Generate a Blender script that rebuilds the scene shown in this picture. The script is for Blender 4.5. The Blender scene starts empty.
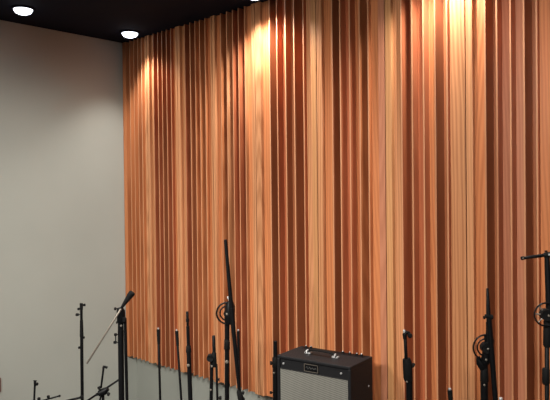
import bpy, bmesh, math, random
from mathutils import Vector, Matrix
random.seed(7)
PI = math.pi
sc = bpy.context.scene
COL = sc.collection

# ------------------------------------------------------------ camera numbers
F, YAW, PITCH, ROLL = 640.0, 0.75882, -0.011446, -0.010804
CAM = Vector((4.6893, -3.1, 1.95))
CEIL = 3.249
SLAT_Z0 = 0.559
WALL_Y = 0.105
fw = Vector((-math.sin(YAW)*math.cos(PITCH), math.cos(YAW)*math.cos(PITCH), math.sin(PITCH)))
rt0 = Vector((math.cos(YAW), math.sin(YAW), 0)); up0 = rt0.cross(fw)
rt = math.cos(ROLL)*rt0 + math.sin(ROLL)*up0
up = -math.sin(ROLL)*rt0 + math.cos(ROLL)*up0

def at(px, py, D):
    """point of the room seen at a spot of the photograph, D metres deep"""
    return CAM + D*(fw + (px-275)/F*rt + (200-py)/F*up)

# ------------------------------------------------------------ materials
def newmat(name):
    m = bpy.data.materials.new(name); m.use_nodes = True
    nt = m.node_tree; nt.nodes.clear()
    out = nt.nodes.new('ShaderNodeOutputMaterial')
    b = nt.nodes.new('ShaderNodeBsdfPrincipled')
    nt.links.new(b.outputs[0], out.inputs[0])
    return m, nt, b

def plain(name, col, rough=.5, metal=0., noise=.12, scale=40, bump=0., spec=None):
    m, nt, b = newmat(name)
    N, L = nt.nodes.new, nt.links.new
    tc = N('ShaderNodeTexCoord'); n = N('ShaderNodeTexNoise')
    n.inputs['Scale'].default_value = scale; n.inputs['Detail'].default_value = 3
    L(tc.outputs['Object'], n.inputs['Vector'])
    r = N('ShaderNodeValToRGB')
    r.color_ramp.elements[0].position = .3; r.color_ramp.elements[1].position = .7
    r.color_ramp.elements[0].color = (*[c*(1-noise) for c in col], 1)
    r.color_ramp.elements[1].color = (*[min(1, c*(1+noise)) for c in col], 1)
    L(n.outputs['Fac'], r.inputs['Fac']); L(r.outputs['Color'], b.inputs['Base Color'])
    b.inputs['Roughness'].default_value = rough; b.inputs['Metallic'].default_value = metal
    if spec is not None: b.inputs['Specular IOR Level'].default_value = spec
    if bump:
        bp = N('ShaderNodeBump'); bp.inputs['Strength'].default_value = bump; bp.inputs['Distance'].default_value = .002
        L(n.outputs['Fac'], bp.inputs['Height']); L(bp.outputs['Normal'], b.inputs['Normal'])
    return m

def wood(name, lo, hi, ring=.5, rough=.36):
    """vertical grained hardwood: fine pores plus broad cathedral figure, shifted per board"""
    m, nt, b = newmat(name)
    N, L = nt.nodes.new, nt.links.new
    tc = N('ShaderNodeTexCoord'); oi = N('ShaderNodeObjectInfo')
    mul = N('ShaderNodeVectorMath'); mul.operation = 'MULTIPLY'; mul.inputs[1].default_value = (37, 19, 53)
    cmb = N('ShaderNodeCombineXYZ')
    for i in range(3): L(oi.outputs['Random'], cmb.inputs[i])
    L(cmb.outputs[0], mul.inputs[0])
    add = N('ShaderNodeVectorMath'); L(tc.outputs['Object'], add.inputs[0]); L(mul.outputs[0], add.inputs[1])
    mp = N('ShaderNodeMapping'); mp.inputs['Scale'].default_value = (240, 90, 3.5); L(add.outputs[0], mp.inputs['Vector'])
    n1 = N('ShaderNodeTexNoise'); n1.inputs['Scale'].default_value = 1; n1.inputs['Detail'].default_value = 4; L(mp.outputs[0], n1.inputs['Vector'])
    mp2 = N('ShaderNodeMapping'); mp2.inputs['Scale'].default_value = (11, 11, .55); L(add.outputs[0], mp2.inputs['Vector'])
    w = N('ShaderNodeTexWave'); w.wave_type = 'RINGS'; w.rings_direction = 'Y'
    w.inputs['Scale'].default_value = 1.5; w.inputs['Distortion'].default_value = 4.5; w.inputs['Detail'].default_value = 2; w.inputs['Detail Scale'].default_value = 1.2
    mp3 = N('ShaderNodeMapping'); mp3.inputs['Scale'].default_value = (11, 11, .8); L(tc.outputs['Object'], mp3.inputs['Vector'])
    of = N('ShaderNodeVectorMath'); of.operation = 'MULTIPLY_ADD'; of.inputs[1].default_value = (-7, 3, -2.2); of.inputs[2].default_value = (.5, 0, 0)
    L(cmb.outputs[0], of.inputs[0])
    ad3 = N('ShaderNodeVectorMath'); L(mp3.outputs[0], ad3.inputs[0]); L(of.outputs[0], ad3.inputs[1])
    L(ad3.outputs[0], w.inputs['Vector'])
    n2 = N('ShaderNodeTexNoise'); n2.inputs['Scale'].default_value = 1; L(mp2.outputs[0], n2.inputs['Vector'])
    def mth(op, a, bb):
        x = N('ShaderNodeMath'); x.operation = op
        for i, v in enumerate((a, bb)):
            if isinstance(v, (int, float)): x.inputs[i].default_value = v
            else: L(v, x.inputs[i])
        return x.outputs[0]
    s = mth('ADD', mth('MULTIPLY', n1.outputs['Fac'], .42), mth('MULTIPLY', w.outputs['Fac'], .30*ring))
    s = mth('ADD', s, mth('MULTIPLY', n2.outputs['Fac'], .5))
    s = mth('ADD', s, mth('MULTIPLY', oi.outputs['Random'], .25))
    r = N('ShaderNodeValToRGB'); r.color_ramp.elements[0].position = .32; r.color_ramp.elements[1].position = .92
    r.color_ramp.elements[0].color = (*lo, 1); r.color_ramp.elements[1].color = (*hi, 1)
    b.inputs['Specular IOR Level'].default_value = .3
    L(s, r.inputs['Fac']); L(r.outputs['Color'], b.inputs['Base Color'])
    b.inputs['Roughness'].default_value = rough
    bp = N('ShaderNodeBump'); bp.inputs['Strength'].default_value = .12; bp.inputs['Distance'].default_value = .001
    L(n1.outputs['Fac'], bp.inputs['Height']); L(bp.outputs['Normal'], b.inputs['Normal'])
    return m

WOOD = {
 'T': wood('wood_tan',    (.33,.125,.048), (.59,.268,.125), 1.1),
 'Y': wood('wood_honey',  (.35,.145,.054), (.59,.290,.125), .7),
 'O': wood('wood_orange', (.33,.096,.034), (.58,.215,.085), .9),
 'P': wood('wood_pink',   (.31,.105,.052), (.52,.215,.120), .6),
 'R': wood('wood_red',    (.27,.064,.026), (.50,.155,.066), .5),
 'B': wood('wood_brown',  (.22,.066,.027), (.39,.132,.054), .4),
 'F': wood('wood_lit_edge',   (.40,.160,.075), (.64,.315,.165), .2),  # fin front edges, paler: the light they catch is put into the colour
 'S': wood('wood_shaded_side',   (.31,.084,.034), (.52,.175,.078), .4),  # fin sides, redder and darker: groove shade is put into the colour
}
BLACK = plain('black_enamel', (.004,.004,.0045), .45, 0, .2, 60, 0, .14)
RUBBER = plain('black_rubber', (.005,.005,.005), .7, 0, .2, 80, 0, .15)
CHROME = plain('satin_nickel', (.48,.48,.48), .38, .35, .03)
STEEL = plain('brushed_steel', (.22,.19,.155), .45, .5, .05)
TOLEX = plain('black_vinyl', (.0055,.0055,.0068), .6, 0, .4, 500, .6, .3)
WALLP = plain('wall_paint', (.425,.437,.387), .85, 0, .035, 1.6, 0)
WALLG = plain('wall_paint_grey', (.29,.30,.265), .85, 0, .06, 2.5, 0)
CEILM = plain('ceiling_paint', (.0028,.0048,.016), .9, 0, .1, 6, 0, .2)
CARPET = plain('carpet', (.05,.047,.045), .95, 0, .4, 300, .6)
PLATE = plain('plate_plastic', (.16,.075,.06), .5)

def grille_mat():
    m, nt, b = newmat('speaker_cloth')
    N, L = nt.nodes.new, nt.links.new
    tc = N('ShaderNodeTexCoord')
    def wv(rot, sc_):
        mp = N('ShaderNodeMapping'); mp.inputs['Rotation'].default_value = (0, rot, 0); L(tc.outputs['Object'], mp.inputs['Vector'])
        w = N('ShaderNodeTexWave'); w.bands_direction = 'Z'; w.inputs['Scale'].default_value = sc_; w.inputs['Distortion'].default_value = .6; w.inputs['Detail Scale'].default_value = 5
        L(mp.outputs[0], w.inputs['Vector']); return w.outputs['Fac']
    a = wv(.42, 34); c = wv(PI/2, 42)
    mx = N('ShaderNodeMath'); mx.operation = 'MULTIPLY_ADD'; L(c, mx.inputs[0]); mx.inputs[1].default_value = .45
    ml = N('ShaderNodeMath'); ml.operation = 'MULTIPLY'; L(a, ml.inputs[0]); ml.inputs[1].default_value = .55
    L(ml.outputs[0], mx.inputs[2])
    r = N('ShaderNodeValToRGB'); r.color_ramp.elements[0].position = .1; r.color_ramp.elements[1].position = .8
    r.color_ramp.elements[0].color = (.06,.06,.052, 1); r.color_ramp.elements[1].color = (.23,.225,.195, 1)
    L(mx.outputs[0], r.inputs['Fac']); L(r.outputs['Color'], b.inputs['Base Color'])
    b.inputs['Roughness'].default_value = .7
    return m
CLOTH = grille_mat()
SCRIPT = plain('tarnished_silver', (.09,.09,.085), .5)

def emis(name, col, s):
    m = bpy.data.materials.new(name); m.use_nodes = True
    nt = m.node_tree; nt.nodes.clear()
    out = nt.nodes.new('ShaderNodeOutputMaterial'); e = nt.nodes.new('ShaderNodeEmission')
    e.inputs[0].default_value = (*col, 1); e.inputs[1].default_value = s
    nt.links.new(e.outputs[0], out.inputs[0]); return m
LAMP = emis('lamp_glow', (.86,.90,1.0), 3.5)

# ------------------------------------------------------------ object helpers
def obj(name, bm, mat, parent=None, smooth=False):
    me = bpy.data.meshes.new(name)
    bmesh.ops.recalc_face_normals(bm, faces=bm.faces)
    if smooth:
        for f in bm.faces: f.smooth = True
        for e in bm.edges:
            if len(e.link_faces) == 2 and e.calc_face_angle(0) > .7: e.smooth = False
    if parent is not None:   # meshes are written in world coordinates, moved to the parent's base
        bmesh.ops.translate(bm, verts=bm.verts, vec=-world_loc(parent))
    bm.to_mesh(me); bm.free()
    o = bpy.data.objects.new(name, me); me.materials.append(mat)
    COL.objects.link(o)
    if parent is not None: o.parent = parent
    return o
def world_loc(o):
    v = Vector(o.location)
    return v if o.parent is None else v + world_loc(o.parent)
def thing(name, label, cat, loc, group=None):
    o = bpy.data.objects.new(name, None); COL.objects.link(o); o.location = loc; o.empty_display_size = .1
    o['label'] = label; o['category'] = cat
    if group: o['group'] = group
    return o
def tag(o, label, cat, group=None):
    o['label'] = label; o['category'] = cat
    if group: o['group'] = group
def add_box(bm, x0, x1, y0, y1, z0, z1, M=None, bev=0):
    r = bmesh.ops.create_cube(bm, size=1)
    for v in r['verts']:
        v.co = Vector((x0+(v.co.x+.5)*(x1-x0), y0+(v.co.y+.5)*(y1-y0), z0+(v.co.z+.5)*(z1-z0)))
    vs = r['verts']
    if bev:
        es = list({e for v in vs for e in v.link_edges})
        g = bmesh.ops.bevel(bm, geom=es, offset=bev, segments=2, affect='EDGES', profile=.6)
        vs = list({v for f in g['faces'] for v in f.verts} | {v for v in vs if v.is_valid})
    if M is not None:
        allv = set(vs)
        stack = list(vs)
        while stack:
            v = stack.pop()
            for e in v.link_edges:
                w = e.other_vert(v)
                if w not in allv: allv.add(w); stack.append(w)
        bmesh.ops.transform(bm, matrix=M, verts=list(allv))
def frame_for(d):
    d = d.normalized(); a = Vector((0, 0, 1)) if abs(d.z) < .9 else Vector((1, 0, 0))
    u = d.cross(a).normalized(); return u, d.cross(u).normalized()
def tube(bm, pts, seg=14):
    """pts: list of (point, radius); a closed lathe-like tube through them"""
    rings = []
    P = [Vector(p) for p, r in pts]
    base = (P[-1]-P[0])
    u, v = frame_for(base)
    for i, (p, r) in enumerate(pts):
        d = (P[min(i+1, len(P)-1)] - P[max(i-1, 0)])
        if d.length < 1e-6: d = base
        d.normalize()
        uu = (u - d*u.dot(d)).normalized(); vv = d.cross(uu)
        rings.append([bm.verts.new(P[i] + r*(math.cos(2*PI*k/seg)*uu + math.sin(2*PI*k/seg)*vv)) for k in range(seg)])
    for a, b in zip(rings, rings[1:]):
        for k in range(seg): bm.faces.new((a[k], a[(k+1) % seg], b[(k+1) % seg], b[k]))
    bm.faces.new(rings[0][::-1]); bm.faces.new(rings[-1])
def torus(bm, c, ax, R, r, a0=0, a1=2*PI, n=40, seg=8, x=None):
    u, v = frame_for(ax) if x is None else (x, ax.normalized().cross(x))
    full = abs(a1-a0) > 6.2; m = n if full else n+1; rings = []
    for i in range(m):
        t = a0+(a1-a0)*i/n; rad = math.cos(t)*u+math.sin(t)*v
        rings.append([bm.verts.new(c+rad*(R+r*math.cos(2*PI*k/seg))+ax.normalized()*r*math.sin(2*PI*k/seg)) for k in range(seg)])
    for i in range(n):
        a, b = rings[i], rings[(i+1) % m]
        for k in range(seg): bm.faces.new((a[k], a[(k+1) % seg], b[(k+1) % seg], b[k]))
    if not full: bm.faces.new(rings[0][::-1]); bm.faces.new(rings[-1])
def lathe(bm, c, prof, seg=32, M=None):
    """prof: (radius, z) from bottom to top around a vertical axis through c"""
    rings = []
    for r, z in prof:
        if r < 1e-5: rings.append([bm.verts.new(c+Vector((0, 0, z)))])
        else: rings.append([bm.verts.new(c+Vector((r*math.cos(2*PI*k/seg), r*math.sin(2*PI*k/seg), z))) for k in range(seg)])
    for a, b in zip(rings, rings[1:]):
        for k in range(seg):
            q = [a[k % len(a)], a[(k+1) % len(a)], b[(k+1) % len(b)], b[k % len(b)]]
            q = list(dict.fromkeys(q))
            if len(q) > 2: bm.faces.new(q)

# ------------------------------------------------------------ the room
X1, Y0 = 7.2, -6.0
def shell(name, b, m):
    bm = bmesh.new(); add_box(bm, *b); o = obj(name, bm, m); o['kind'] = 'structure'; return o
shell('floor', (-.142, X1+.1, Y0-.1, WALL_Y+.1, -.1, 0), CARPET)
shell('ceiling', (-.142, X1+.1, Y0-.1, WALL_Y+.1, CEIL, CEIL+.1), CEILM)
shell('wall_left', (-.142, -.042, Y0-.1, WALL_Y+.1, 0, CEIL), WALLP)
shell('wall_back', (-.042, X1, WALL_Y, WALL_Y+.1, 0, CEIL), WALLG)
shell('wall_right', (X1, X1+.1, Y0-.1, WALL_Y+.1, 0, CEIL), WALLP)
shell('wall_front', (-.042, X1, Y0-.1, Y0, 0, CEIL), WALLP)

# ------------------------------------------------------------ slatted wooden diffuser panels
DEPTH = dict(flush=.0, shallow=.024, medium=.052, deep=.094)
KIND = ['flush', 'shallow', 'deep', 'medium', 'medium', 'deep', 'shallow', 'flush']
EX = [  # where the boards of each panel meet, metres along the wall
 [-.038, .0132, .0729, .1318, .1898, .2427, .2921, .3172],
 [.3172, .3477, .4067, .4674, .5232, .5820, .6387, .6932, .7195],
 [.7195, .7506, .8121, .8772, .9365, .9902, 1.0522, 1.1097, 1.1287],
 [1.1287, 1.1597, 1.2252, 1.2894, 1.3525, 1.4113, 1.4750, 1.5396, 1.5738],
 [1.5738, 1.6268, 1.7126, 1.7807, 1.8562, 1.9317, 2.0120, 2.0795, 2.1188],
 [2.1188, 2.1632, 2.2438, 2.3054, 2.3769, 2.4488, 2.5111, 2.5809, 2.6254],
 [2.6254, 2.6691, 2.7350, 2.8037, 2.8744, 2.9449, 3.0158, 3.0814, 3.1207],
 [3.1207, 3.1595, 3.2277, 3.2894, 3.3595, 3.4262, 3.4880, 3.5459, 3.5782]]
for a in (3.5782, 4.062): EX.append([a+d for d in (0, .0345, .1035, .1725, .2415, .3105, .3795, .449, .4838)])
# board colours left to right in each panel, and of the right hand side of the fin that walls each groove; side and deep groove tones have light and shade painted in
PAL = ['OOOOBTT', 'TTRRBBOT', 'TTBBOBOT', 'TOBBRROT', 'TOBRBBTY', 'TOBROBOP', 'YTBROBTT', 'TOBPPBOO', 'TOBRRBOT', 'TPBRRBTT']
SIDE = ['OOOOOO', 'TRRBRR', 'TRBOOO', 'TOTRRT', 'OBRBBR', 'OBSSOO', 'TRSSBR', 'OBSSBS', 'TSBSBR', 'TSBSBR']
LAB = [
 'narrow first wooden slat panel in the corner against the grey wall',
 'slatted wood panel second from the corner, tan edge boards and dark red grooves',
 'slatted wood panel third from the corner, behind the thin straight stands',
 'slatted wood panel behind the tall stand with the steep black boom',
 'slatted wood panel behind the left half of the amplifier',
 'slatted wood panel behind the right side of the amplifier, orange and pinkish boards',
 'slatted wood panel behind the short stand right of the amplifier',
 'slatted wood panel at the right edge of the photo, behind the two ringed stands',
 'slatted wood panel next beyond the right edge of the photo',
 'last slatted wood panel, farthest to the right from the grey corner']
def board(name, x0, x1, yf, m, parent, z0=SLAT_Z0, z1=CEIL-.001, thick=.016):
    bm = bmesh.new(); add_box(bm, x0, x1, yf, yf+thick, z0, z1, bev=.0012)
    return obj(name, bm, m, parent)
ft = .009
for i, ex in enumerate(EX):
    xa, xb = ex[0]+.0026, ex[-1]-.0026
    p = thing('diffuser_panel', LAB[i], 'wall panel', (xa, 0, SLAT_Z0), 'slatted wooden panels along the back wall')
    kinds = KIND if i else KIND[1:]
    if i == 0: kinds = ['flush'] + KIND[2:]
    bm = bmesh.new(); add_box(bm, xa, xb, WALL_Y-.0095, WALL_Y-.0005, SLAT_Z0+.002, CEIL-.002); obj('backing_board', bm, WOOD['B'], p)
    for k, kd in enumerate(kinds):
        x0, x1 = max(ex[k], xa), min(ex[k+1], xb)
        l = kinds[k-1] if k else None; r = kinds[k+1] if k < len(kinds)-1 else None
        if kd != 'flush':
            if l != 'flush': x0 += ft/2
            if r != 'flush': x1 -= ft/2
        d = DEPTH[kd]
        # a board fills its cell from its face back to the backing
        bm = bmesh.new(); add_box(bm, x0+.0003, x1-.0003, d if d < .09 else .088, WALL_Y-.0098, SLAT_Z0, CEIL-.001, bev=.0014 if d < .08 else 0)
        obj('face_board' if kd == 'flush' else 'groove_board', bm, WOOD[PAL[i][k]], p)
        if kd != 'flush' and r not in ('flush', None):
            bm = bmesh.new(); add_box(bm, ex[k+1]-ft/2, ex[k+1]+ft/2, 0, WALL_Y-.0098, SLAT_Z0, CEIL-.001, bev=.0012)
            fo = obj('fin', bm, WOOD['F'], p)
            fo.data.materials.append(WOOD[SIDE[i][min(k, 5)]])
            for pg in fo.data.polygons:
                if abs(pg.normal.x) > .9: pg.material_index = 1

# ------------------------------------------------------------ ceiling downlights
def downlight(x, y, label, watts, vis=True, ang=2.2, blend=.55, tilt=(0, 0)):
    t = thing('ceiling_light', label, 'ceiling light', (x, y, CEIL), 'round recessed ceiling lights')
    c = Vector((x, y, CEIL-.0005))
    bm = bmesh.new(); lathe(bm, c, [(.065, -.012), (.070, -.012), (.080, -.004), (.081, 0), (.065, 0), (.065, -.012)]); obj('trim_ring', bm, CEILM, t, True)
    bm = bmesh.new(); lathe(bm, c, [(0, -.046), (.030, -.043), (.052, -.033), (.063, -.016), (.064, -.001), (0, -.001)]); obj('lamp', bm, LAMP, t, True)
    l = bpy.data.lights.new('spot_lamp', 'SPOT'); l.energy = watts; l.spot_size = ang; l.spot_blend = blend
    l.shadow_soft_size = .045; l.color = (1, .965, .91)
    o = bpy.data.objects.new('spot_lamp', l); COL.objects.link(o); o.parent = t; o.location = (0, 0, -.07); o.rotation_euler = (tilt[0], tilt[1], 0)
gx = [.32, 1.74, 3.04, 4.40, 5.76]
names0 = ['ceiling light in the corner, close to the wood slats', 'ceiling light above the fourth slat panel, just over the frame', 'ceiling light above the slats over the rightmost stands', 'ceiling light by the slats, fourth from the corner', 'ceiling light by the slats, fifth from the corner']
W0 = [50, 80, 60, 40, 30]
ANG0 = [1.9, 2.4, 2.3, 2.3, 2.3]
for x, n, w, a in zip(gx, names0, W0, ANG0): downlight(x, -.16, n, w, True, a, .8, (0, -.22) if x < 1 else (.04, 0))
downlight(.369, -1.061, 'ceiling light near the grey wall, at the top left', 10, True, 1.0, 1.0)
for j, (x, y) in enumerate([(1.95, -1.25), (3.3, -1.25), (4.9, -1.25), (.5, -2.5), (2.2, -2.6), (3.9, -4.2), (5.6, -2.6), (1.2, -4.2), (5.9, -4.6)]):  # unseen lights added as fill for the slats and walls
    downlight(x, y, ['unseen second row fill light added above the straight stands', 'unseen second row fill light added above the amplifier front', 'unseen second row fill light added to the right of the amplifier',
        'unseen third row fill light added nearest the grey wall', 'unseen third row fill light added in the middle of the room', 'unseen fill light added behind the viewer, middle of the room', 'unseen third row fill light added to the right of the viewer', 'unseen rear fill light added near the grey wall', 'unseen rear fill light added farthest right'][j],
        [50, 45, 45, 8, 50, 60, 60, 30, 50][j], True, 1.7 if j != 3 else 1.1, .9)

def fill_spot(loc, target, half, blend, e, size=.25, col=(1, .95, .88)):  # added fill spots without fixtures, cones cut to keep the wall tops dark
    l = bpy.data.lights.new('fill_spot_lamp', 'SPOT'); l.energy = e; l.spot_size = 2*half; l.spot_blend = blend; l.shadow_soft_size = size; l.color = col
    o = bpy.data.objects.new('fill_spot_lamp', l); COL.objects.link(o); o.location = loc
    o.rotation_euler = (Vector(target)-Vector(loc)).to_track_quat('-Z', 'Y').to_euler()
fill_spot((1.6, -3.6, 3.1), (1.0, 0, 1.3), .54, .5, 390)
fill_spot((3.2, -3.9, 3.1), (2.5, 0, 1.15), .58, .6, 355)
fill_spot((5.0, -3.6, 3.1), (4.0, 0, 1.15), .58, .6, 335)
fill_spot((3.3, -2.9, 3.1), (0, -1.6, .47), .68, .5, 262, .25, (.98, .98, .95))

w = bpy.data.worlds.new('world'); sc.world = w; w.use_nodes = True
w.node_tree.nodes['Background'].inputs[0].default_value = (.05, .05, .055, 1)
w.node_tree.nodes['Background'].inputs[1].default_value = .3

# ------------------------------------------------------------ microphone stands
GR = 'black microphone stands gathered in front of the slatted wall'
def sh(m, r0, r1, z): return [(r0, z), (r1, z)]
def cyl(name, A, B, r, parent, m=BLACK, r2=None, cap=.002):
    A, B = Vector(A), Vector(B); r2 = r if r2 is None else r2; d = (B-A).normalized()
    bm = bmesh.new(); c = min(cap, (B-A).length*.3)
    tube(bm, [(A, r*.8), (A+d*c, r), (B-d*c, r2), (B, r2*.8)])
    return obj(name, bm, m, parent, True)
def knob(C, d, r, l, parent, name='knob', m=RUBBER):
    d = Vector(d).normalized(); C = Vector(C)
    bm = bmesh.new(); tube(bm, [(C, r*.35), (C+d*l*.4, r*.35), (C+d*l*.42, r*.9), (C+d*l*.5, r), (C+d*l*.92, r), (C+d*l, r*.8)])
    return obj(name, bm, m, parent, True)
def base_round(c, t, r=.098):
    bm = bmesh.new(); lathe(bm, Vector((c.x, c.y, 0)), [(0, .001), (r, .001), (r, .012), (r*.9, .020), (r*.35, .027), (.02, .036), (.018, .07), (0, .07)]); obj('base', bm, BLACK, t, True)
def base_tripod(c, t, R=.26, rot=0., h=.30):
    for k in range(3):
        a = rot+k*2*PI/3; e = Vector((math.cos(a), math.sin(a), 0))
        f = Vector((c.x, c.y, 0))+e*R+Vector((0, 0, .012)); top = Vector((c.x, c.y, h))+e*.018
        g = obj_leg = cyl('leg', top, f, .0075, t)
        cyl('rubber_foot', f-e*.012+Vector((0, 0, .004)), f+e*.022, .0115, g, RUBBER)
    bm = bmesh.new(); lathe(bm, Vector((c.x, c.y, h)), [(0, -.045), (.022, -.045), (.027, -.03), (.027, .03), (.02, .04), (0, .04)]); obj('collar', bm, BLACK, t, True)
def ground(A, B):
    """where the line B->A reaches the floor"""
    d = A-B; s = -(B.z-.02)/d.z; return B+d*s
def mk(label, foot, cat='microphone stand', name='microphone_stand'):
    return thing(name, label, cat, (foot.x, foot.y, 0), GR)
def px(n, D): return n*D/F          # n pixels of the photograph, D metres away

R_ = Vector((rt0.x, rt0.y, 0)); TO = -Vector((fw.x, fw.y, 0)).normalized()

# straight stand with grip and chrome thread tip
def straight(x0, y0, x1, D, label, grip=(1, 16), w=2.4, wg=3.6, round_=True, tip=1.6):
    A = at(x1, 400, D); B = at(x0, y0, D); G = ground(A, B); t = mk(label, G)
    u = (B-G).normalized()
    cyl('pole', G, B-u*px(grip[0], D)-u*.01, px(w, D)/2, t)
    cyl('grip', B-u*px(grip[1], D), B-u*px(grip[0], D), px(wg*.82, D)/2, t, RUBBER, px(wg, D)/2)
    cyl('thread_tip', B-u*px(grip[0], D), B+u*px(.6, D), px(tip, D)/2, t, CHROME)
    base_round(G, t); return t
straight(158.3, 328.3, 160.2, 4.3, 'thin straight black stand, left one of the matching pair before the slats')
straight(176.6, 330, 181.3, 3.95, 'thin straight black stand leaning slightly left, right one of the matching pair')
straight(238.3, 330, 239.8, 4.25, 'thin straight black stand with chrome tip, just right of the tall boom stand', (1, 40), 2.6, 3.0)
straight(449.8, 388.6, 450.6, 3.1, 'short black stand tip with chrome top, between the amplifier and ringed stand', (1.4, 22), 4, 5, tip=2.6)
straight(500.6, 398.2, 501, 2.85, 'low stand whose pale tip barely shows at the bottom edge, lower right', (2.4, 20), 4, 5, tip=3.6)

# telescopic stand (G)
D = 3.5; A = at(190.4, 400, D); B = at(187.2, 311.5, D); G = ground(A, B); u = (B-G).normalized()
t = mk('straight black telescopic stand with a thick clutch, third from left before the slats', G)
S = lambda y: B + (A-B)*((y-311.5)/88.5)
cyl('pole', G, S(352), px(4.6, D)/2, t); cyl('upper_pole', S(350), S(326), px(3.5, D)/2, t); cyl('tip', S(327), S(311.5), px(2.5, D)/2, t, BLACK, px(2.9, D)/2)
cyl('clutch', S(353), S(345.5), px(5.6, D)/2, t, RUBBER, px(5.0, D)/2, .006)
cyl('collar', S(322), S(318.5), px(3.6, D)/2, t)
knob(at(188.7, 364.5, D)+TO*px(2.0, D), TO, px(1.5, D), .012, t, 'badge', STEEL)
base_round(G, t)

# short double tube stand (H)
D = 3.24; A = at(211.3, 400, D); B = at(212, 362, D); G = ground(A, B)
t = mk('short black twin tube stand with side clamp, left of the tallest boom stand', G)
cyl('pole', G, at(211.8, 360, D), px(3.6, D)/2, t)
cyl('clutch', at(214.2, 367, D), at(214, 352, D), px(5.6, D)/2, t, RUBBER, px(4.6, D)/2, .006)
cyl('boom_arm', at(214.2, 354, D), at(213.6, 335.5, D), px(3.6, D)/2, t, BLACK, px(3.2, D)/2)
bm = bmesh.new(); c = at(210.3, 357.5, D); tube(bm, [(c+TO*.018, px(2.6, D)), (c+TO*.022, px(3.3, D)), (c-TO*.015, px(3.3, D)), (c-TO*.02, px(2.5, D))], 18); obj('clamp', bm, RUBBER, t, True)
lw = cyl('folded_tube', at(216.4, 364, D), at(218, 420, D), px(2.4, D)/2, t)
knob(at(217, 379.6, D), R_, px(1.4, D), px(2.6, D), t)
knob(at(212, 365.6, D)+TO*px(1.8, D), TO, px(1.0, D), .008, t, 'rivet', STEEL)
knob(at(211, 389, D)+TO*px(1.8, D), TO, px(1.0, D), .008, t, 'rivet', STEEL)
knob(at(217.5, 398, D), R_, px(2, D), px(4, D), t)
base_round(G, t, .1)

def ring_adjuster(c, R, t, D, inner=.68, arc=None, sx=1.0, hub=.34):
    """open double hoop that guides a cable around the boom joint"""
    a0, a1 = arc or (0, 2*PI)
    ax = TO
    bm = bmesh.new(); torus(bm, c, ax, R, px(.9, D), a0, a1, x=R_)
    if inner: torus(bm, c, ax, R*inner, px(.8, D), a0, a1, x=R_)
    for a in (PI*.5+.1, PI*1.5-.15) if inner else ():
        dd = math.cos(a)*R_+math.sin(a)*ax.cross(R_)
        tube(bm, [(c+dd*R*.2, px(1, D)), (c+dd*R, px(.8, D))], 8)
    o = obj('hoop', bm, BLACK, t, True)
    bm = bmesh.new(); tube(bm, [(c+ax*.014, R*hub*.7), (c+ax*.018, R*hub), (c-ax*.014, R*hub), (c-ax*.018, R*hub*.7)], 24); obj('hub', bm, RUBBER, t, True)
    knob(c+ax*.018, ax, px(1.1, D), .01, t, 'hub_bolt', STEEL)

# tall boom stand (I)
D = 3.7; A = at(227, 400, D); B = at(227, 318, D); G = ground(A, B)
t = mk('tallest black boom stand, boom pointing steeply up in front of the middle slats', G)
cyl('pole', G, at(227, 345, D), px(4.6, D)/2, t); cyl('upper_pole', at(227, 346, D), at(227.5, 308, D), px(4.8, D)/2, t)
cyl('clutch', at(227, 350, D), at(227, 339, D), px(6.2, D)/2, t, RUBBER, px(5.6, D)/2, .006)
Db = D-.045
cyl('boom_arm', at(232.2, 316, Db), at(225.4, 239.5, Db), px(4.3, Db)/2, t, BLACK, px(3.4, Db)/2)
cyl('lower_boom', at(231.5, 308, Db), at(239.3, 392, Db), px(5, Db)/2, t, BLACK, px(3.2, Db)/2)
bm = bmesh.new(); c = at(230, 312, D-.02)
tube(bm, [(at(229.5, 324, D-.02), px(3.8, D)), (at(229.5, 321, D-.02), px(5.2, D)), (at(230, 306, D-.02), px(5.0, D)), (at(230.3, 301.5, D-.02), px(3.0, D))], 20); obj('joint', bm, BLACK, t, True)
ring_adjuster(at(227.3, 313.2, D-.02), px(10.6, D), t, D, .68, (PI*.5-.2, PI*1.5+.1))
knob(at(228.7, 300.5, D-.03), -R_*.2+Vector((0, 0, 1)), px(1, D), px(4, D), t, 'glint_pin', CHROME)  # bright pin modelled in place of a glint on the joint
knob(at(227, 361, D)+TO*px(2, D), TO, px(1.7, D), .01, t, 'badge', STEEL)
bm = bmesh.new(); c = at(240.4, 396, Db); tube(bm, [(at(238.2, 390, Db), px(1.4, D)), (at(239, 392, Db), px(2.6, D)), (at(241, 399, Db), px(3.2, D)), (at(241.6, 404, Db), px(2.2, D))]); obj('counterweight', bm, RUBBER, t, True)
knob(at(241, 393, Db), R_, px(1.6, D), px(3.4, D), t); knob(at(240.8, 399, Db), R_, px(1.4, D), px(4, D), t)
base_round(G, t, .105)

# stand behind the amplifier's left corner (J)
D = 3.98; A = at(275.5, 400, D); B = at(275.3, 341, D); G = ground(A, B)
t = mk('black stand with side knobs half hidden behind the left edge of the amplifier', G)
cyl('pole', G, at(275.4, 360, D), px(5.6, D)/2, t); cyl('upper_pole', at(275.4, 362, D), B, px(4.4, D)/2, t, BLACK, px(4.0, D)/2)
cyl('clutch', at(275.4, 368, D), at(275.4, 357, D), px(6.4, D)/2, t, RUBBER, None, .006)
knob(at(273.6, 363, D), -R_, px(1.9, D), px(3.6, D), t); knob(at(273.4, 392.6, D), -R_, px(1.5, D), px(3.6, D), t)
knob(at(274, 372, D)+TO*px(2.4, D), TO, px(1.0, D), .008, t, 'rivet', STEEL)
base_round(G, t, .1)

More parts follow.
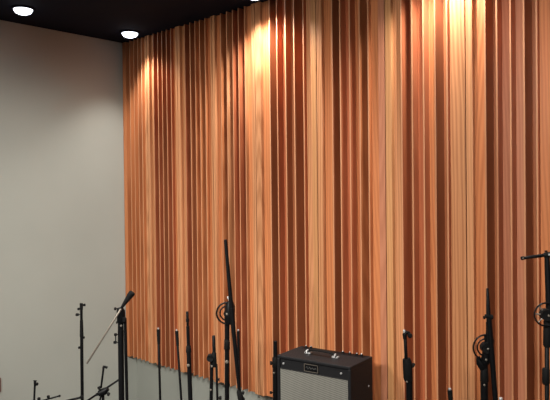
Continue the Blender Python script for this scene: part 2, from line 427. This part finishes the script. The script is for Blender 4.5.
# short stand right of the amplifier (K)
D = 2.9; A = at(409.3, 400, D); B = at(409, 370, D); G = ground(A, B)
t = mk('short black stand with hooked top and thick clutch, right of the amplifier', G)
cyl('pole', G, at(409.2, 374, D), px(6.6, D)/2, t)
bm = bmesh.new(); tube(bm, [(at(408.2, 381, D), px(3.6, D)), (at(408, 378, D), px(4.6, D)), (at(407.2, 362, D), px(4.6, D)), (at(406.4, 358.5, D), px(3.8, D))], 18); obj('clutch', bm, RUBBER, t, True)
knob(at(410.5, 364, D), R_*.8+Vector((0, 0, -.5)), px(2.6, D), px(4.0, D), t)
cyl('upper_pole', at(406.2, 362, D), at(405.2, 337, D), px(3.4, D)/2, t)
bm = bmesh.new(); tube(bm, [(at(405, 339, D), px(1.9, D)), (at(404.6, 334.5, D), px(2.3, D)), (at(406.3, 332.2, D), px(2.0, D)), (at(408.6, 333, D), px(1.9, D)), (at(409.8, 335.4, D), px(1.6, D))], 12); obj('hook', bm, BLACK, t, True)
knob(at(409.5, 335.2, D)-TO*.01, TO, px(2.5, D), .024, t)
cyl('thread_tip', at(404.5, 333.5, D), at(404, 329.8, D), px(2.4, D)/2, t, CHROME)
knob(at(406, 380.5, D)+TO*px(3, D), TO, px(.9, D), .01, t, 'rivet', STEEL)
base_round(G, t, .105)

# ringed boom stand (L)
D = 2.62; A = at(484.4, 400, D); B = at(484.2, 362, D); G = ground(A, B)
t = mk('black boom stand with a curved cable hoop and folded boom, second from the right edge', G)
cyl('pole', G, at(484.2, 362, D), px(7.6, D)/2, t)
cyl('clutch', at(484.4, 382.5, D), at(484.2, 366, D), px(8.4, D)/2, t, RUBBER, px(7.6, D)/2, .006)
Db = D-.04
cyl('boom_arm', at(488.6, 318, Db), at(487.4, 288.2, Db), px(4.8, Db)/2, t, BLACK, px(2.5, Db)/2)
cyl('lower_boom', at(488.8, 316, Db), at(496.2, 410, Db), px(5.4, Db)/2, t, BLACK, px(5, Db)/2)
bm = bmesh.new(); tube(bm, [(at(486, 314.5, Db), px(1.5, D)), (at(486.2, 315.5, Db), px(2.8, D)), (at(491.6, 317.5, Db), px(2.8, D)), (at(492.8, 318, Db), px(1.6, D))]); obj('boom_clamp', bm, RUBBER, t, True)
knob(at(486.4, 317.5, Db), -R_, px(1.6, D), px(3, D), t)
bm = bmesh.new(); tube(bm, [(at(485, 364, D-.01), px(3.5, D)), (at(486, 360, D-.01), px(5.0, D)), (at(489.5, 340, D-.01), px(4.6, D)), (at(489, 330, D-.01), px(2.8, D)), (at(488.4, 322, D-.01), px(2.5, D))], 20); obj('joint', bm, BLACK, t, True)
ring_adjuster(at(486, 347.5, D-.02), px(12.6, D), t, D, .68, (PI*.5, PI*1.5-.35), hub=.42)
bm = bmesh.new(); tube(bm, [(at(478, 357, D), px(2, D)), (at(479.5, 362, D), px(3.6, D)), (at(483, 367, D), px(4.2, D)), (at(484, 369, D), px(3.6, D))]); obj('bracket', bm, BLACK, t, True)
knob(at(484, 358, D)+TO*px(5, D), TO, px(1.2, D), .01, t, 'rivet', STEEL)
knob(at(482.7, 383.5, D)+TO*px(3.6, D), TO, px(1.0, D), .01, t, 'rivet', STEEL)
base_round(G, t, .105)

# rightmost stand with a horizontal boom (M)
D = 2.45; A = at(546.8, 400, D); B = at(546.8, 330, D); G = ground(A, B)
t = mk('black stand at the right edge with a short level arm and a round open hoop', G)
cyl('pole', G, at(547, 330, D), px(4.4, D)/2, t)
cyl('sleeve', at(546, 384.5, D), at(546, 368, D), px(7.4, D)/2, t, RUBBER, None, .006)
cyl('clutch', at(547.2, 347, D), at(547.6, 320, D), px(8, D)/2, t, RUBBER, None, .008)
cyl('upper_pole', at(549.8, 322, D), at(547, 257, D), px(7, D)/2, t, BLACK, px(5.2, D)/2)
cyl('level_arm', at(548.5, 254.6, D), at(522.6, 258.2, D), px(3.7, D)/2, t, BLACK, px(2.9, D)/2)
cyl('end_cap', at(524.6, 257.8, D), at(521, 258.4, D), px(3.7, D)/2, t, RUBBER)
knob(at(522.2, 258, D)+TO*px(1.5, D), TO, px(.8, D), .006, t, 'cap_screw', STEEL)
bm = bmesh.new(); tube(bm, [(at(543.8, 255.6, D), px(2, D)), (at(545, 255.2, D), px(2.9, D)), (at(550, 254.6, D), px(2.9, D)), (at(551, 254.5, D), px(2, D))]); obj('arm_clamp', bm, RUBBER, t, True)
knob(at(547.5, 254.4, D)+TO*px(2.5, D), TO, px(1.1, D), .01, t, 'clamp_glint', CHROME)  # bright dot stands in for a white glint on the clamp
knob(at(546, 252.5, D), Vector((0, 0, 1)), px(1.5, D), px(2, D), t)
ring_adjuster(at(546, 314.5, D-.02), px(11.4, D), t, D, .0, None, hub=.5)
c = at(546, 314.5, D-.02)
bm = bmesh.new()
for a in (PI*.72, PI*.98, PI*1.25):
    dd = math.cos(a)*R_+math.sin(a)*TO.cross(R_)
    tube(bm, [(c+dd*px(4, D), px(.9, D)), (c+dd*px(11.4, D), px(.7, D))], 8)
obj('spokes', bm, STEEL, t, True)
base_round(G, t, .105)

# ---- stands in front of the grey wall
# tall straight stand with clips (B)
D = 4.15; A = at(82.3, 400, D); B = at(81.3, 304, D); G = ground(A, B)
t = mk('tall straight black stand with small clips at its top, alone before the grey wall', G)
S = lambda y: B + (A-B)*((y-304)/96)
cyl('pole', G, S(334), px(3.2, D)/2, t); cyl('upper_pole', S(336), S(304), px(2.7, D)/2, t)
cyl('clutch', S(337), S(320), px(3.8, D)/2, t, RUBBER, px(3.1, D)/2); cyl('head', S(310), S(303.2), px(3.2, D)/2, t, RUBBER)
knob(at(82, 305, D), R_, px(1.3, D), px(3.4, D), t); knob(at(80.6, 309, D), -R_, px(1.3, D), px(3, D), t); knob(at(80.6, 314.6, D), -R_, px(1.4, D), px(4.8, D), t)
knob(at(82, 337.6, D), R_, px(1.2, D), px(2.6, D), t); knob(at(81, 347.6, D), -R_, px(1.3, D), px(2.6, D), t)
Db = D-.03
cyl('side_arm', at(66, 401, Db), at(83.5, 396.8, Db), px(2.2, D)/2, t); knob(at(82, 397, Db)-TO*.005, TO, px(2, D), .016, t)
base_tripod(G, t, .17, .4)

# clip topped stand at far left (A)
D = 4.0; A = at(34.2, 400, D); B = at(35, 381, D); G = ground(A, B)
t = mk('low thin black stand with a clip top, leftmost of all stands', G)
cyl('pole', G, B, px(2, D)/2, t)
cyl('clip', at(35.2, 386, D), at(35, 380.6, D), px(2.6, D)/2, t, RUBBER); cyl('clip_plate', at(33.4, 380.6, D), at(36.8, 380.8, D), px(.9, D)/2, t)
knob(at(35.5, 384, D), R_, px(1.5, D), px(2.6, D), t)
base_round(G, t, .1)
# low boom near it
D = 3.7; B = at(43, 400, D); G = Vector((B.x, B.y, 0))
t = mk('low black stand, its small boom peeking over the bottom edge, second from left', G)
cyl('pole', Vector((B.x, B.y, .02)), B, px(2.6, D)/2, t)
cyl('boom_arm', at(38, 401.8, D-.02), at(60, 395.8, D-.02), px(1.6, D)/2, t)
knob(at(48.4, 399.5, D-.02), Vector((0, 0, 1)), px(1.5, D), px(4, D), t); knob(at(39, 402, D-.02), Vector((0, 0, 1)), px(1.6, D), px(4.4, D), t); cyl('end_cap', at(58.6, 396.2, D-.02), at(60.4, 395.7, D-.02), px(2.2, D)/2, t, RUBBER)
base_round(G, t, .1)

# thick stand with steel boom and grip (C)
D = 3.5; A = at(121.6, 400, D); B = at(120.4, 310, D); G = ground(A, B)
t = mk('thick black stand with a thin steel boom and dark grip, at the room corner', G)
S = lambda y: B + (A-B)*((y-310)/90)
cyl('pole', G, S(330), px(5.8, D)/2, t); cyl('upper_pole', S(332), S(312), px(5.4, D)/2, t)
bm = bmesh.new(); tube(bm, [(at(121, 323, D), px(3, D)), (at(121.3, 321, D), px(4.3, D)), (at(120.8, 311, D), px(4.2, D)), (at(119.8, 307.3, D), px(2.8, D))], 18); obj('joint', bm, BLACK, t, True)
knob(at(123.6, 319.3, D)-TO*.02, TO, px(2.9, D), .04, t)
Db = D-.045
cyl('boom_arm', at(86.8, 363.5, Db), at(121, 309, Db), px(1.9, D)/2, t, STEEL, px(1.9, D)/2)
bm = bmesh.new(); tube(bm, [(at(121.5, 307.8, Db), px(1.2, D)), (at(123, 305.6, Db), px(1.6, D)), (at(130, 295.6, Db), px(3.1, D)), (at(132, 293, Db), px(3.4, D)), (at(132.6, 292.2, Db), px(2.6, D))], 16); obj('grip', bm, RUBBER, t, True)
knob(at(117.5, 308.8, D), -R_, px(1.5, D), px(3.2, D), t); knob(at(118, 316, D), -R_, px(1.2, D), px(2.4, D), t); knob(at(118, 322.6, D), -R_, px(1.2, D), px(1.8, D), t)
knob(at(118.6, 334.5, D), -R_, px(1.4, D), px(4.4, D), t); knob(at(118.6, 342.3, D), -R_, px(1.5, D), px(5, D), t); cyl('clip_bar', at(115.6, 333.8, D), at(115.8, 343, D), px(1.1, D)/2, t)
knob(at(121.7, 325, D)+TO*px(1.8, D), TO, px(1.1, D), .008, t, 'rivet', STEEL)
cyl('folded_tube', at(125, 318, D), at(127.6, 425, D), px(3.2, D)/2, t)
base_tripod(G, t, .22, 1.2)

# low hooked boom stand (D)
D = 3.85; B = at(103, 394, D); G = Vector((B.x, B.y, 0))
t = mk('low hooked black boom stand with crossed arms, left of the thick corner stand', G)
cyl('pole', Vector((B.x, B.y, .02)), B, px(2.8, D)/2, t)
cyl('upright_arm', at(101, 388, D-.02), at(103.7, 367, D-.02), px(1.9, D)/2, t, BLACK, px(2.1, D)/2)
bm = bmesh.new(); tube(bm, [(at(103.3, 368.5, D-.02), px(1.2, D)), (at(103.9, 366.6, D-.02), px(1.4, D)), (at(105.4, 366.9, D-.02), px(1.2, D)), (at(107.4, 367.8, D-.02), px(1.2, D))], 10); obj('hook', bm, RUBBER, t, True)
cyl('boom_arm', at(86, 401.6, D), at(119.4, 379.4, D), px(2, D)/2, t)
bm = bmesh.new(); tube(bm, [(at(98.5, 394.6, D-.01), px(2, D)), (at(100, 393.6, D-.01), px(3.6, D)), (at(105, 391, D-.01), px(3.6, D)), (at(108, 388.6, D-.01), px(2, D))], 14); obj('joint', bm, BLACK, t, True)
knob(at(106, 393, D-.02), R_*.8-Vector((0, 0, .4)), px(1.8, D), px(4, D), t); knob(at(101, 391, D-.02), -R_*.5+Vector((0, 0, .9)), px(1.7, D), px(5, D), t); knob(at(99, 394.5, D-.02), -R_, px(1.5, D), px(3, D), t)
cyl('prong', at(101.5, 394, D-.02), at(99.4, 402, D-.02), px(1.8, D)/2, t)
base_round(G, t, .1)

# ------------------------------------------------------------ amplifier on an equipment case
ang = .15
TOP = CAM.z - .93
FL = Vector((2.172, -.444, 0)); AW, AD, AH = .476, .262, .41
M = Matrix.Translation((FL.x, FL.y, TOP-AH)) @ Matrix.Rotation(ang, 4, 'Z')   # local x along the front, y to the back
t = thing('guitar_amplifier', 'black guitar combo amplifier with silver grille cloth, top handle and small nameplate', 'amplifier', (FL.x, FL.y, TOP-AH))
def ab(name, b, m, bev=0, parent=None, smooth=False):
    bm = bmesh.new(); add_box(bm, *b, M=M, bev=bev); return obj(name, bm, m, parent or t, smooth)
T_ = .018
bm = bmesh.new()
for b in ((0, AW, 0, AD, AH-T_, AH), (0, AW, 0, AD, 0, T_), (0, T_, 0, AD, T_*.9, AH-T_*.9), (AW-T_, AW, 0, AD, T_*.9, AH-T_*.9)):
    add_box(bm, *b, M=M, bev=.005)
add_box(bm, T_*.9, AW-T_*.9, AD-.012, AD-.002, T_*.9, AH-T_*.9, M=M)
obj('cabinet', bm, TOLEX, t)
ab('front_baffle', (T_*.95, AW-T_*.95, .010, .026, AH-.078, AH-T_*.95), TOLEX, .002)
bm = bmesh.new(); add_box(bm, T_, AW-T_, .006, .022, T_, AH-.074, M=M, bev=.004)
g = obj('grille', bm, CLOTH, t)
# grille piping
bm = bmesh.new()
z1 = AH-.073
for A_, B_ in (((T_, z1), (AW-T_, z1)),):
    tube(bm, [(M @ Vector((A_[0], .005, A_[1])), .003), (M @ Vector((B_[0], .005, B_[1])), .003)], 8)
obj('piping', bm, TOLEX, t, True)
# nameplate with frame and a tiny silver script line
pxa, pxb = .182, .272
pl = ab('nameplate', (pxa, pxb, .0045, .0105, AH-.066, AH-.024), BLACK, .002)
bm = bmesh.new()
for b in ((pxa, pxb, .003, .0055, AH-.0265, AH-.024), (pxa, pxb, .003, .0055, AH-.066, AH-.0635), (pxa, pxa+.0025, .003, .0055, AH-.066, AH-.024), (pxb-.0025, pxb, .003, .0055, AH-.066, AH-.024)):
    add_box(bm, *b, M=M)
obj('plate_frame', bm, STEEL, pl)
bm = bmesh.new(); pts = []
for k in range(41):
    s = k/40; pts.append((M @ Vector((pxa+.012+s*(pxb-pxa-.024), .003, AH-.045+.006*math.sin(s*22)*(1-.4*s))), .0011))
tube(bm, pts, 6); obj('script_line', bm, SCRIPT, pl, True)
for x in (.040, AW-.062):
    bm = bmesh.new(); tube(bm, [(M @ Vector((x, .012, AH-.046)), .006), (M @ Vector((x, .006, AH-.046)), .006), (M @ Vector((x, .003, AH-.046)), .0035)], 14); obj('screw', bm, CHROME, t, True)
# handle
hy = AD*.47; hx0, hx1 = .135, .315
bm = bmesh.new()
pts = [(hx0-.012, .006), (hx0+.004, .016), (hx0+.03, .024), ((hx0+hx1)/2, .027), (hx1-.03, .024), (hx1-.004, .016), (hx1+.012, .006)]
prev = None
for i_, (x, z) in enumerate(pts):
    ring = [bm.verts.new(M @ Vector((x, hy+dy, AH+z+dz))) for dy, dz in ((-.013, -.003), (.013, -.003), (.013, .003), (.008, .005), (-.008, .005), (-.013, .003))]
    if prev:
        for k in range(6): bm.faces.new((prev[k], prev[(k+1) % 6], ring[(k+1) % 6], ring[k]))
    else: bm.faces.new(ring[::-1])
    prev = ring
bm.faces.new(prev); hnd = obj('handle', bm, RUBBER, t, True)
for x, s in ((hx0, -1), (hx1, 1)):
    bm = bmesh.new(); add_box(bm, x-.019, x+.019, hy-.012, hy+.012, AH-.0005, AH+.010, M=M, bev=.004)
    tube(bm, [(M @ Vector((x, hy-.017, AH+.002)), .004), (M @ Vector((x+s*.004, hy-.012, AH+.018)), .006), (M @ Vector((x, hy, AH+.020)), .005)], 10)
    obj('handle_bracket', bm, CHROME, hnd, True)
# chrome control strip and knobs at the back of the top
strip = ab('control_strip', (.03, AW-.03, AD-.052, AD-.012, AH-.0005, AH+.0015), BLACK)
for x in (.05, .085, .30, .345, .39, .42):
    bm = bmesh.new(); c = M @ Vector((x, AD-.026, AH+.001)); tube(bm, [(c, .0085), (c+Vector((0, 0, .007)), .0078), (c+Vector((0, 0, .010)), .006)], 14); kb = obj('control_knob', bm, RUBBER, strip, True)
    bm = bmesh.new(); tube(bm, [(c+Vector((0, 0, .0095)), .0045), (c+Vector((0, 0, .013)), .0035)], 10); obj('knob_cap', bm, CHROME, strip, True)
# side screw
bm = bmesh.new(); tube(bm, [(M @ Vector((AW-.002, AD*.80, AH-.155)), .005), (M @ Vector((AW+.003, AD*.80, AH-.155)), .004)], 12); obj('side_screw', bm, CHROME, t, True)
for x in (.04, AW-.04):
    for y in (.04, AD-.04):
        bm = bmesh.new(); c = M @ Vector((x, y, 0)); tube(bm, [(c+Vector((0, 0, .001)), .013), (c-Vector((0, 0, .012)), .011)], 12); obj('rubber_foot', bm, RUBBER, t, True)

CT = TOP-AH-.0125
Mc = Matrix.Translation((FL.x, FL.y, 0)) @ Matrix.Rotation(ang, 4, 'Z')
t = thing('equipment_case', 'black equipment case under the guitar amplifier', 'case', (FL.x, FL.y, 0))
bm = bmesh.new(); add_box(bm, -.02, AW+.02, -.03, AD+.01, .001, CT-.121, M=Mc, bev=.006); obj('case_body', bm, TOLEX, t)
bm = bmesh.new(); add_box(bm, -.02, AW+.02, -.03, AD+.01, CT-.115, CT, M=Mc, bev=.006); obj('case_lid', bm, TOLEX, t)
bm = bmesh.new(); add_box(bm, -.023, AW+.023, -.033, AD+.013, CT-.127, CT-.109, M=Mc, bev=.002); obj('metal_edging', bm, STEEL, t)
for x in (.1, AW-.1):
    bm = bmesh.new(); add_box(bm, x-.025, x+.025, -.042, -.031, CT-.15, CT-.085, M=Mc, bev=.004); obj('latch', bm, CHROME, t)

# ------------------------------------------------------------ wall plate at the left edge
bm = bmesh.new(); add_box(bm, -.0415, -.034, -1.20, -1.082, CAM.z-1.45, CAM.z-1.345, bev=.003)
o = obj('wall_plate', bm, PLATE); tag(o, 'dull reddish wall plate on the grey wall, at the left edge of the photo', 'wall plate')

# ------------------------------------------------------------ camera
cd = bpy.data.cameras.new('camera'); cam = bpy.data.objects.new('camera', cd); COL.objects.link(cam)
cd.sensor_width = 36; cd.sensor_fit = 'HORIZONTAL'; cd.lens = F/550*36; cd.clip_start = .05
R3 = Matrix((rt, up, -fw)).transposed()
cam.matrix_world = Matrix.Translation(CAM) @ R3.to_4x4()
sc.camera = cam
sc.view_settings.view_transform = 'Standard'
sc.view_settings.look = 'None'
sc.view_settings.exposure = 0
sc.cycles.use_denoising = True
